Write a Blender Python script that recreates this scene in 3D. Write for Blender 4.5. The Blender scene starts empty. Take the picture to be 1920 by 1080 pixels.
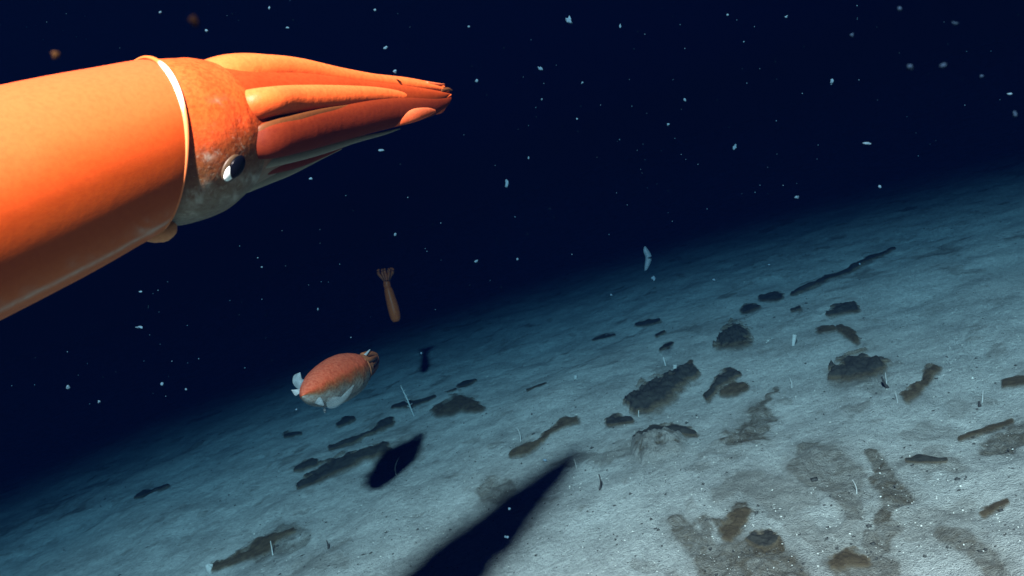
import bpy, math, random
import numpy as np
from mathutils import Matrix, Vector, Euler
from mathutils.bvhtree import BVHTree

rnd = random.Random(7)
nrng = np.random.default_rng(11)
SC = bpy.context.scene
COL = SC.collection

# ------------------------------------------------------------------ camera
CAM_H = 1.2
F_PX = 1400.0                       # focal length in pixels of the 1920 wide photograph
PITCH, ROLL = math.radians(7.4), math.radians(-18.0)
cd = bpy.data.cameras.new('camera')
cam = bpy.data.objects.new('camera', cd)
COL.objects.link(cam)
SC.camera = cam
cd.sensor_width = 36.0
cd.lens = 36.0 * F_PX / 1920.0
cd.clip_start, cd.clip_end = 0.02, 400.0
R = (Matrix.Rotation(math.pi / 2 - PITCH, 3, 'X') @ Matrix.Rotation(ROLL, 3, 'Z'))
cam.matrix_world = Matrix.Translation((0, 0, CAM_H)) @ R.to_4x4()
cd.dof.use_dof = True
cd.dof.focus_distance = 1.9
cd.dof.aperture_fstop = 11.0
RN = np.array([list(r) for r in R])
CN = np.array([0, 0, CAM_H])

# ------------------------------------------------------------------ world: black-blue deep water beyond the lamp's reach
W = bpy.data.worlds.new('World')
SC.world = W
W.use_nodes = True
bgn = W.node_tree.nodes['Background']
bgn.inputs[0].default_value = (0.0004, 0.0018, 0.0080, 1)
bgn.inputs[1].default_value = 1.0

# ------------------------------------------------------------------ the survey vehicle's lamp, above and behind the camera
LAMP_K = 2.2
LAMP_CAM = np.array([-645.0, 1620.0, 1400.0]) / 2236.0 * LAMP_K      # unit direction times distance
def c2w(v):
    v = np.asarray(v, float)
    return v @ RN.T + CN
def w2c(p):
    return (np.asarray(p, float) - CN) @ RN
def P(px, py, d):                   # pixel + depth -> world
    return c2w(np.array([(px - 960) / F_PX * d, (540 - py) / F_PX * d, -d]))
def ray(px, py):
    return np.array([(px - 960) / F_PX, (540 - py) / F_PX, -1.0]) @ RN.T
def G(px, py, z=0.0):               # pixel -> point of the seabed plane
    d = ray(px, py)
    t = (z - CAM_H) / d[2]
    return CN + d * t
def proj(p):                        # world -> pixel (arrays)
    c = w2c(p)
    return 960 + F_PX * c[..., 0] / -c[..., 2], 540 - F_PX * c[..., 1] / -c[..., 2], -c[..., 2]

ld = bpy.data.lights.new('vehicle_lamp', 'SPOT')
lamp = bpy.data.objects.new('vehicle_lamp', ld)
COL.objects.link(lamp)
lamp.location = Vector(c2w(LAMP_CAM))
tilt = math.radians(8)              # the beam points down, a little forward
lamp.rotation_euler = Vector((0, math.sin(tilt), -math.cos(tilt))).to_track_quat('-Z', 'Y').to_euler()
ld.energy = 5750.0
ld.color = (1.0, 0.54, 0.445)
ld.spot_size = math.radians(133)
ld.spot_blend = 0.28
ld.shadow_soft_size = 0.08

SC.view_settings.view_transform = 'Standard'
SC.view_settings.look = 'None'
SC.view_settings.exposure = 0.0
SC.view_settings.gamma = 1.0
SC.render.engine = 'CYCLES'
SC.cycles.use_denoising = True
SC.cycles.max_bounces = 5
SC.cycles.volume_bounces = 1
SC.cycles.transparent_max_bounces = 8
SC.cycles.sample_clamp_indirect = 4.0

# ------------------------------------------------------------------ helpers
def tag(o, label=None, cat=None, group=None, kind=None):
    if label: o['label'] = label
    if cat: o['category'] = cat
    if group: o['group'] = group
    if kind: o['kind'] = kind
    return o

def empty(name, loc):
    o = bpy.data.objects.new(name, None)
    o.location = Vector(loc)
    o.empty_display_size = 0.05
    COL.objects.link(o)
    return o

def mk(name, V, Fc, mat, parent=None, origin=None, attrs=None, smooth=True):
    """mesh object; V are world coordinates, the origin goes to the parent's place or to `origin`."""
    V = np.asarray(V, float)
    if parent is not None:
        org = np.zeros(3)
        q = parent
        while q is not None:
            org = org + np.array(q.location)
            q = q.parent
        loc = np.zeros(3)
    else:
        org = V.mean(0) if origin is None else np.asarray(origin, float)
        loc = org
    me = bpy.data.meshes.new(name)
    if isinstance(Fc, np.ndarray):
        nf, k = Fc.shape
        me.vertices.add(len(V))
        me.vertices.foreach_set('co', (V - org).ravel())
        me.loops.add(nf * k)
        me.loops.foreach_set('vertex_index', Fc.ravel().astype(np.int32))
        me.polygons.add(nf)
        me.polygons.foreach_set('loop_start', np.arange(0, nf * k, k, dtype=np.int32))
        me.update(calc_edges=True)
    else:
        me.from_pydata([tuple(v) for v in (V - org)], [], Fc)
    for k_, a in (attrs or {}).items():
        at = me.attributes.new(k_, 'FLOAT', 'POINT')
        at.data.foreach_set('value', np.asarray(a, np.float32))
    if smooth:
        me.polygons.foreach_set('use_smooth', [True] * len(me.polygons))
    me.validate()
    me.update()
    me.materials.append(mat)
    o = bpy.data.objects.new(name, me)
    COL.objects.link(o)
    if parent is not None:
        o.parent = parent
    o.location = Vector(loc)
    return o

# numpy value noise
_T = nrng.random((64, 64, 64)).astype(np.float32)
def vnoise(x, y, z=0.0):
    x, y = np.asarray(x, float), np.asarray(y, float)
    z = np.zeros_like(x) + z
    xi, yi, zi = np.floor(x).astype(int), np.floor(y).astype(int), np.floor(z).astype(int)
    u, v, w = x - xi, y - yi, z - zi
    u, v, w = u*u*(3-2*u), v*v*(3-2*v), w*w*(3-2*w)
    def t(a, b, c): return _T[(xi+a) & 63, (yi+b) & 63, (zi+c) & 63]
    r = 0
    for a in (0, 1):
        for b in (0, 1):
            for c in (0, 1):
                r = r + t(a, b, c) * (u if a else 1-u) * (v if b else 1-v) * (w if c else 1-w)
    return r * 2 - 1
def fbm(x, y, z=0.0, o=4, g=0.5):
    r, a, s = 0, 1.0, 1.0
    for i in range(o):
        r = r + a * vnoise(x*s + 13.7*i, y*s + 5.1*i, np.asarray(z)*s + 3.3*i)
        a *= g
        s *= 2.03
    return r

def crom(A, n):
    """Catmull-Rom through the rows of A, n samples."""
    A = np.asarray(A, float)
    B = np.vstack([2*A[0]-A[1], A, 2*A[-1]-A[-2]])
    out = []
    for t in np.linspace(0, len(A) - 1 - 1e-9, n):
        i = int(t); f = t - i
        p0, p1, p2, p3 = B[i], B[i+1], B[i+2], B[i+3]
        out.append(0.5*((2*p1) + (p2-p0)*f + (2*p0-5*p1+4*p2-p3)*f*f + (3*p1-p0-3*p2+p3)*f**3))
    return np.array(out)

# ------------------------------------------------------------------ materials
def newmat(name):
    m = bpy.data.materials.new(name)
    m.use_nodes = True
    nt = m.node_tree
    return m, nt, nt.nodes['Principled BSDF']
def N(nt, t, **kw):
    n = nt.nodes.new(t)
    for k, v in kw.items():
        if k.startswith('_'):
            setattr(n, k[1:], v)
        else:
            n.inputs[k].default_value = v
    return n
def noise(nt, scale, detail=4, rough=0.6, coord=None, dist=0.0):
    n = N(nt, 'ShaderNodeTexNoise', Scale=scale, Detail=detail, Roughness=rough, Distortion=dist)
    if coord is None:
        g = nt.nodes.new('ShaderNodeNewGeometry')
        coord = g.outputs['Position']
    nt.links.new(coord, n.inputs['Vector'])
    return n.outputs['Fac']
def ramp(nt, fac, stops):
    r = nt.nodes.new('ShaderNodeValToRGB')
    e = r.color_ramp.elements
    while len(e) < len(stops): e.new(0.5)
    for el, (p, c) in zip(e, stops):
        el.position = p
        el.color = (*c, 1) if len(c) == 3 else c
    nt.links.new(fac, r.inputs[0])
    return r.outputs[0]
def math_(nt, op, a, b=None, clamp=False):
    n = nt.nodes.new('ShaderNodeMath'); n.operation = op; n.use_clamp = clamp
    for i, v in enumerate((a, b)):
        if v is None: continue
        if isinstance(v, (int, float)): n.inputs[i].default_value = v
        else: nt.links.new(v, n.inputs[i])
    return n.outputs[0]
def mix(nt, fac, a, b, blend='MIX'):
    n = nt.nodes.new('ShaderNodeMix'); n.data_type = 'RGBA'; n.blend_type = blend
    if isinstance(fac, (int, float)): n.inputs[0].default_value = fac
    else: nt.links.new(fac, n.inputs[0])
    for i, v in ((6, a), (7, b)):
        if isinstance(v, tuple): n.inputs[i].default_value = (*v, 1)
        else: nt.links.new(v, n.inputs[i])
    return n.outputs[2]
def attr(nt, name):
    a = nt.nodes.new('ShaderNodeAttribute'); a.attribute_name = name
    return a.outputs['Fac']
def bump(nt, bs, h, strength, dist):
    b = N(nt, 'ShaderNodeBump', Strength=strength, Distance=dist)
    nt.links.new(h, b.inputs['Height'])
    nt.links.new(b.outputs[0], bs.inputs['Normal'])

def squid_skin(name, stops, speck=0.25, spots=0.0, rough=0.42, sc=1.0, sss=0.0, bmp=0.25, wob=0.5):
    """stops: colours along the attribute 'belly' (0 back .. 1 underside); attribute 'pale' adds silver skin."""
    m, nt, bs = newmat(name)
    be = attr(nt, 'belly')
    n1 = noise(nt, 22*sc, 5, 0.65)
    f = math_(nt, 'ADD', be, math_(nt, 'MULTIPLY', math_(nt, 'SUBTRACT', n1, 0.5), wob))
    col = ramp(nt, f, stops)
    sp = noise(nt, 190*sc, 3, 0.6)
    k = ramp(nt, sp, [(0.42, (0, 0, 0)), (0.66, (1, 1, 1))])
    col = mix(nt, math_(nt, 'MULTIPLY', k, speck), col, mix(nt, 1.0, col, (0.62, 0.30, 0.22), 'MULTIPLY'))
    if spots > 0:
        s2 = noise(nt, 120*sc, 6, 0.75, dist=1.2)
        kk = ramp(nt, s2, [(0.56, (0, 0, 0)), (0.64, (1, 1, 1))])
        col = mix(nt, math_(nt, 'MULTIPLY', math_(nt, 'MULTIPLY', kk, spots), ramp(nt, be, [(0.42, (0,0,0)), (0.62, (1,1,1))])), col, (0.22, 0.20, 0.15))
    n3 = noise(nt, 75*sc, 6, 0.7, dist=0.6)
    pk = math_(nt, 'MULTIPLY', attr(nt, 'pale'), ramp(nt, n3, [(0.3, (0.35,)*3), (0.62, (1, 1, 1))]), True)
    col = mix(nt, pk, col, (0.26, 0.27, 0.23))
    nt.links.new(col, bs.inputs['Base Color'])
    bs.inputs['Roughness'].default_value = rough
    bs.inputs['Specular IOR Level'].default_value = 0.08
    if sss:
        bs.inputs['Subsurface Weight'].default_value = sss
        bs.inputs['Subsurface Radius'].default_value = (0.02, 0.006, 0.002)
        bs.inputs['Subsurface Scale'].default_value = 0.5
    if bmp:
        bump(nt, bs, math_(nt, 'ADD', noise(nt, 110*sc, 5, 0.6), math_(nt, 'MULTIPLY', noise(nt, 30*sc, 3), 1.5)), bmp, 0.004/sc)
    return m
def plain(name, c, rough=0.6, spec=0.3, var=0.25, sc=60, alpha=1.0, bmp=0.0, bd=0.003):
    m, nt, bs = newmat(name)
    n = noise(nt, sc, 5, 0.65)
    d = tuple(x*(1-var) for x in c); e = tuple(min(1, x*(1+var)) for x in c)
    nt.links.new(ramp(nt, n, [(0.3, d), (0.7, e)]), bs.inputs['Base Color'])
    bs.inputs['Roughness'].default_value = rough
    bs.inputs['Specular IOR Level'].default_value = spec
    bs.inputs['Alpha'].default_value = alpha
    if bmp: bump(nt, bs, n, bmp, bd)
    return m

OR1, OR2 = (0.41, 0.064, 0.015), (0.37, 0.050, 0.008)
M_mantle = squid_skin('mantle_skin', [(0.0, (0.43, 0.062, 0.019)), (0.30, (0.40, 0.058, 0.013)), (0.44, (0.30, 0.040, 0.006)), (0.56, (0.18, 0.025, 0.002)), (0.78, (0.19, 0.036, 0.003)), (1.0, (0.27, 0.08, 0.020))], speck=0.16, wob=0.10, bmp=0.06, rough=0.5)  # darker flank: belly tone plus shade put into the colour
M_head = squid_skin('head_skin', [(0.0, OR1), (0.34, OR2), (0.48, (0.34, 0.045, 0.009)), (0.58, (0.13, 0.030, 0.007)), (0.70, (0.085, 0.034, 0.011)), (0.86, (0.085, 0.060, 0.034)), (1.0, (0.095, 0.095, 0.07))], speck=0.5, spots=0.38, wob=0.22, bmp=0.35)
M_arm = squid_skin('arm_skin', [(0.0, (0.54, 0.10, 0.026)), (0.45, (0.52, 0.082, 0.016)), (0.75, (0.34, 0.048, 0.009)), (1.0, (0.26, 0.036, 0.007))], speck=0.22, wob=0.12, bmp=0.2)
M_arm_shade = squid_skin('arm_skin_shade', [(0.0, (0.12, 0.015, 0.002)), (0.3, (0.075, 0.009, 0.0015)), (1.0, (0.06, 0.007, 0.001))], speck=0.3, wob=0.1, bmp=0.15, rough=0.7)  # arm skin darkened, the shade on these arms is in the colour
M_web = squid_skin('web_skin', [(0.0, (0.085, 0.028, 0.008)), (1.0, (0.065, 0.028, 0.012))], speck=0.2, wob=0.3, bmp=0.1)
M_keel = squid_skin('keel_skin', [(0.0, (0.10, 0.085, 0.06)), (1.0, (0.13, 0.13, 0.10))], speck=0.1, wob=0.3, bmp=0.1)
M_crown = squid_skin('crown_skin', [(0.0, (0.28, 0.038, 0.008)), (0.30, (0.17, 0.022, 0.004)), (0.5, (0.13, 0.018, 0.003)), (0.72, (0.10, 0.030, 0.010)), (1.0, (0.11, 0.10, 0.07))], speck=0.3, wob=0.2, bmp=0.12)
M_club = squid_skin('club_skin', [(0.0, (0.38, 0.09, 0.035)), (0.5, (0.38, 0.065, 0.02)), (1.0, (0.36, 0.05, 0.01))], speck=0.2, spots=0.3, wob=0.4, bmp=0.2)
M_rim = squid_skin('mantle_rim_skin', [(0.0, (0.45, 0.10, 0.025)), (0.06, (0.45, 0.10, 0.025)), (0.10, (0.8, 0.74, 0.66)), (0.25, (0.8, 0.66, 0.52)), (0.36, (0.55, 0.19, 0.07)), (0.6, (0.44, 0.12, 0.04)), (1.0, (0.22, 0.08, 0.025))], speck=0.05, wob=0.06, bmp=0.0, rough=0.3)  # white stops paint the highlight on the upper part of the lip
M_funnel = squid_skin('funnel_skin', [(0.0, (0.36, 0.13, 0.04)), (1.0, (0.30, 0.14, 0.06))], speck=0.2, wob=0.3, bmp=0.1)
M_eyewhite = plain('eye_silver', (0.55, 0.62, 0.60), 0.3, 0.4, 0.15, 200)
M_pupil = plain('pupil_black', (0.001, 0.0015, 0.003), 0.25, 0.04, 0.1)
M_lid = plain('eyelid_brown', (0.045, 0.028, 0.014), 0.5, 0.3, 0.3, 150)
M_sq2 = squid_skin('small_squid_skin', [(0.0, (0.30, 0.075, 0.040)), (0.34, (0.31, 0.060, 0.025)), (0.46, (0.17, 0.045, 0.014)), (0.60, (0.085, 0.055, 0.030)), (0.74, (0.11, 0.125, 0.11)), (1.0, (0.19, 0.20, 0.18))], speck=0.6, spots=0.3, wob=0.42, bmp=0.35, sc=0.6)
M_sq2arm = squid_skin('small_squid_arm_skin', [(0.0, (0.22, 0.075, 0.03)), (0.6, (0.12, 0.05, 0.022)), (1.0, (0.09, 0.055, 0.03))], speck=0.4, wob=0.4, bmp=0.2)
M_fin = plain('pale_fin', (0.20, 0.24, 0.25), 0.5, 0.2, 0.3, 40, .8)
M_fin_thin = plain('thin_pale_skin', (0.15, 0.20, 0.215), 0.6, 0.15, 0.35, 40, 0.5)
M_skirt = plain('see_through_skin', (0.14, 0.19, 0.20), 0.7, 0.1, 0.2, 40, 0.20)
M_sq3 = squid_skin('far_squid_skin', [(0.0, (0.20, 0.050, 0.010)), (0.5, (0.16, 0.040, 0.008)), (1.0, (0.07, 0.032, 0.014))], speck=0.4, wob=0.5, bmp=0.1, sc=0.5)
def clump_mat(name, core, edge, amax, soft):
    m, nt, bs = newmat(name)
    e = attr(nt, 'edge')
    n = noise(nt, 55, 5, 0.7)
    e2 = math_(nt, 'ADD', e, math_(nt, 'MULTIPLY', math_(nt, 'SUBTRACT', n, 0.5), 0.22))
    c = ramp(nt, e2, [(0.22, edge), (0.60, core)])  # dark core and soft brown edge paint a mound's shadow and penumbra
    c = mix(nt, 1.0, c, ramp(nt, noise(nt, 28, 5, 0.65), [(0.3, (0.7,)*3), (0.7, (1.35,)*3)]), 'MULTIPLY')
    nt.links.new(c, bs.inputs['Base Color'])
    nt.links.new(ramp(nt, e2, [(0.0, (0, 0, 0)), (soft, (amax,)*3)]), bs.inputs['Alpha'])
    bs.inputs['Roughness'].default_value = 1.0
    bs.inputs['Specular IOR Level'].default_value = 0.05
    bump(nt, bs, n, 0.6, 0.008)
    return m
M_clump_shade = clump_mat('shaded_mud_clump', (0.030, 0.029, 0.024), (0.14, 0.108, 0.066), 1.0, 0.60)
M_clump_b = clump_mat('brown_mud_clump', (0.058, 0.043, 0.026), (0.15, 0.115, 0.07), 0.88, 0.62)
M_snow = plain('marine_snow', (0.026, 0.062, 0.088), 0.9, 0.1, 0.3, 200)
M_snow_warm = plain('marine_snow_warm', (0.028, 0.016, 0.007), 1.0, 0.0, 0.3, 200)
M_snow_dim = plain('marine_snow_dim', (0.006, 0.015, 0.028), 1.0, 0.0, 0.3, 200)
M_tube = plain('pale_tube', (0.29, 0.30, 0.28), 0.7, 0.2, 0.25, 200)
M_tubed = plain('dark_tube', (0.03, 0.028, 0.025), 0.8, 0.2, 0.3, 200)
M_glass = plain('jelly_blue', (0.05, 0.10, 0.13), 0.5, 0.2, 0.2, 60, 0.4)
M_grit = plain('shell_grit', (0.60, 0.59, 0.53), 0.35, 0.5, 0.2, 300)
M_gritd = plain('dark_grit', (0.05, 0.05, 0.045), 0.8, 0.2, 0.3, 300)

# ------------------------------------------------------------------ the seabed
CLUMPS = [  # (spine of (px, py, r), relief, material, label); dark ones have shade painted in
 ([(1352,655,7),(1372,645,16),(1388,640,20)], 1.0, 'd', 'round dark knobbly shaded clump like a ball, alone above the white stub'),
 ([(1565,702,9),(1592,694,20),(1618,690,21),(1650,691,11)], .8, 'd', 'large smooth dark mound with a brown tail on its right'),
 ([(1145,799,7),(1162,796,10),(1182,792,6)], .6, 'd', 'small dark clump at the lower left end of the biggest clump'),
 ([(1195,768,12),(1222,752,20),(1252,735,19),(1285,714,10),(1308,706,6)], .8, 'd', 'biggest long dark clump of two joined lobes'),
 ([(1325,747,4),(1348,724,7),(1368,710,10),(1388,709,4)], .8, 'd', 'dark hooked ridge with a peaked top, right of the biggest clump'),
 ([(1355,736,6),(1380,732,10),(1397,729,6)], .6, 'b', 'oval brown clump just below the hooked ridge'),
 ([(1703,748,9),(1718,738,11),(1735,725,6),(1745,708,10),(1754,700,9)], .7, 'b', 'brown clump of two lobes joined by a thin neck at right'),
 ([(1395,582,6),(1405,578,8),(1420,577,5)], .7, 'd', 'small rounded dark clump below the faint grey far one'),
 ([(1555,592,4),(1585,581,9),(1600,580,8)], .8, 'd', 'low dark hump with a short tail, high on the right slope'),
 ([(1540,621,8),(1553,620,7),(1563,621,4)], .6, 'b', 'small brown knob, left of a pair below the low hump'),
 ([(1580,622,7),(1592,628,8),(1608,640,5)], .6, 'b', 'brown clump trailing down to the right, right of a pair'),
 ([(1430,558,5),(1450,554,11),(1462,556,6)], .5, 'd', 'faint grey rounded clump far up the slope'),
 ([(1485,549,4),(1515,540,3),(1550,519,5),(1590,505,3),(1640,480,3),(1675,462,2)], .7, 'd', 'long thin dark ridge line running up to the right, farthest of all'),
 ([(1192,604,2),(1212,601,4),(1235,598,2)], .6, 'd', 'thin dark sliver of shaded mud near the dark edge, centre right'),
 ([(822,774,9),(845,768,12),(862,758,14),(885,766,10),(902,772,7)], .45, 'b', 'wide ragged brown clump right of the white sea pen'),
 ([(562,913,5),(590,899,9),(615,886,11),(645,873,11),(685,858,9),(725,850,9)], .7, 'd', 'long knobbly dark ridge reaching the shadow of the small squid'),
 ([(555,886,3),(572,879,7),(590,873,6)], .7, 'd', 'small rounded clump just above the left end of the knobbly ridge'),
 ([(253,932,2),(270,923,5),(288,920,3),(302,917,5),(317,915,3)], .9, 'd', 'two small dark humps in a row, far left'),
 ([(620,843,4),(655,832,3),(695,812,3),(718,797,6),(732,791,6)], .9, 'd', 'thin dark ridge rising to a pointed knob below the sea pen'),
 ([(633,797,2),(650,789,4),(661,785,4)], .9, 'd', 'small dark lump under the orange and white squid'),
 ([(536,821,3),(550,817,3),(565,814,2)], .8, 'd', 'tiny dark sliver left of the lump under the squid'),
 ([(738,766,3),(760,762,5),(785,755,4),(815,746,3)], .5, 'd', 'narrow dark streak of shaded mud behind the sea pen'),
 ([(862,722,5),(878,717,6),(890,711,3)], .6, 'd', 'faint broken dark clump farther out than the ragged brown one'),
 ([(962,863,5),(985,855,6),(1010,843,4),(1035,820,4),(1060,805,6),(1085,797,5)], .7, 'b', 'long thin brown ridge just above the tip of the big shadow'),
 ([(1195,832,5),(1225,815,7),(1262,810,8),(1305,817,4)], .8, 'd', 'arched dark ridge on top of the pitted burrow mound'),
 ([(395,1063,4),(440,1048,6),(470,1034,9),(492,1025,12),(520,1008,7),(552,994,4)], .35, 'b', 'long brown spindle shaped clump beside a white stick at lower left'),
 ([(1372,1015,11),(1384,992,14),(1402,972,7)], .35, 'b', 'brown upright clump with pointed top near the bottom right'),
 ([(1415,1022,10),(1440,1026,15),(1458,1020,8)], .5, 'd', 'dark pitted clump beside the pointed brown one near the bottom'),
 ([(1703,868,4),(1735,867,6),(1775,868,4)], .6, 'd', 'flat dark broken streak in the pale area at right'),
 ([(1885,719,6),(1915,716,7),(1950,712,6)], .5, 'b', 'brown clump cut by the right edge of the view'),
 ([(1848,966,7),(1868,956,6),(1890,949,4)], .25, 'b', 'lone soft brown dash low at far right'),
 ([(1572,1062,14),(1595,1052,14),(1625,1058,9)], .45, 'b', 'brown lumpy clump cut by the bottom edge at right'),
 ([(840,736,2),(855,733,2)], .6, 'd', 'tiny dark speck clump above the ragged brown clump'),
 ([(1800,820,4),(1835,806,5),(1895,786,4)], .4, 'b', 'long brown band climbing towards the right edge'),
 ([(1110,628,2),(1135,622,3),(1150,619,2)], .5, 'd', 'thin dark dash left of the far dark sliver'),
 ([(1230,628,2),(1245,621,2)], .6, 'd', 'tiny slanted dark dash just below the far dark sliver'),
 ([(1240,662,2),(1262,650,3)], .6, 'd', 'short slanted dark dash above the row of bright dots'),
 ([(1485,584,2),(1500,581,3)], .6, 'd', 'small dark pair of specks left of the low hump'),
 ([(1290,700,3),(1298,690,4)], .5, 'b', 'small brown smudge clump beside the bright white stub top'),
 ([(990,736,2),(1010,729,2),(1025,725,2)], .5, 'd', 'faint thin dark dash in the middle of the pale slope'),
]
STAINS = [  # soft brown silt on the pale mud: spine, strength
 ([(1380,835,16),(1420,808,20),(1437,780,18),(1452,748,8),(1462,732,4)], .95),
 ([(1040,880,6),(1100,864,10),(1170,850,12),(1240,838,20)], .6),
 ([(1200,850,26),(1240,850,34),(1270,840,26)], .5),
 ([(905,935,14),(935,925,18),(950,915,10)], .8),
 ([(1525,850,22),(1560,880,36),(1600,900,28),(1520,900,22)], .75),
 ([(1640,860,12),(1655,895,24),(1668,930,28),(1655,975,18)], .95),
 ([(1560,920,16),(1590,945,18),(1600,975,12)], .75),
 ([(1350,945,14),(1400,920,22),(1450,935,26),(1500,940,26)], .5),
 ([(1290,1010,20),(1330,1060,34),(1400,1045,30),(1460,1060,30)], .85),
 ([(1500,1000,18),(1560,1025,24),(1640,1000,30),(1740,985,34),(1800,960,30)], .45),
 ([(1770,1008,12),(1815,1022,18),(1845,1050,20),(1870,1090,20)], .8),
 ([(1580,1060,34),(1660,1070,30)], .8),
 ([(1835,835,14),(1870,822,18),(1910,800,16)], .9),
 ([(1690,868,12),(1740,870,14),(1790,868,12)], .5),
 ([(1700,815,10),(1770,805,14),(1790,810,10)], .4),
 ([(1590,768,9),(1620,760,10)], .5),
 ([(1860,665,7),(1895,662,8)], .4),
 ([(480,1035,16),(530,1005,14),(560,990,7)], .7),
 ([(560,1065,14),(640,1060,14)], .35),
 ([(700,860,10),(780,845,14)], .5),
 ([(1330,870,12),(1385,845,12)], .4),
 ([(1620,640,8),(1650,652,6)], .3), ([(1790,770,10),(1830,760,8)], .3),
 ([(1330,1075,30),(1400,1070,34),(1480,1075,30)], .9), ([(1655,985,14),(1690,1000,20),(1640,1020,22)], .8),
 ([(1330,990,12),(1310,1020,16)], .8), ([(1360,1000,16),(1385,975,14),(1405,960,8)], 1.0), ([(1420,1025,20),(1460,1030,16)], 1.0),
 ([(1240,700,10),(1300,712,12)], .4), ([(1560,705,14),(1650,705,14)], .5),
]
def field(px, py, spine):
    best = np.full(np.shape(px), -9.0)
    S = spine if len(spine) > 1 else spine*2
    for (x0, y0, r0), (x1, y1, r1) in zip(S[:-1], S[1:]):
        dx, dy = x1-x0, y1-y0
        L2 = dx*dx+dy*dy+1e-6
        t = np.clip(((px-x0)*dx+(py-y0)*dy)/L2, 0, 1)
        d = np.hypot(px-(x0+t*dx), py-(y0+t*dy))
        r = r0+(r1-r0)*t
        best = np.maximum(best, 1-d/r)
    return best          # 1 on the spine, 0 at the outline

def terrain(x, y):
    z = 0.035*fbm(x*0.55+3, y*0.55+9, 0.3, 3)
    z = z + 0.019*fbm(x*2.2, y*2.2, 1.7, 4) + 0.005*fbm(x*7, y*7, 5.7, 3)
    r = np.hypot(x, y)
    z = z + 0.0030*fbm(x*14, y*14, 2.2, 3) * np.clip(1.6-r/9, 0.15, 1)
    return z

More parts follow.
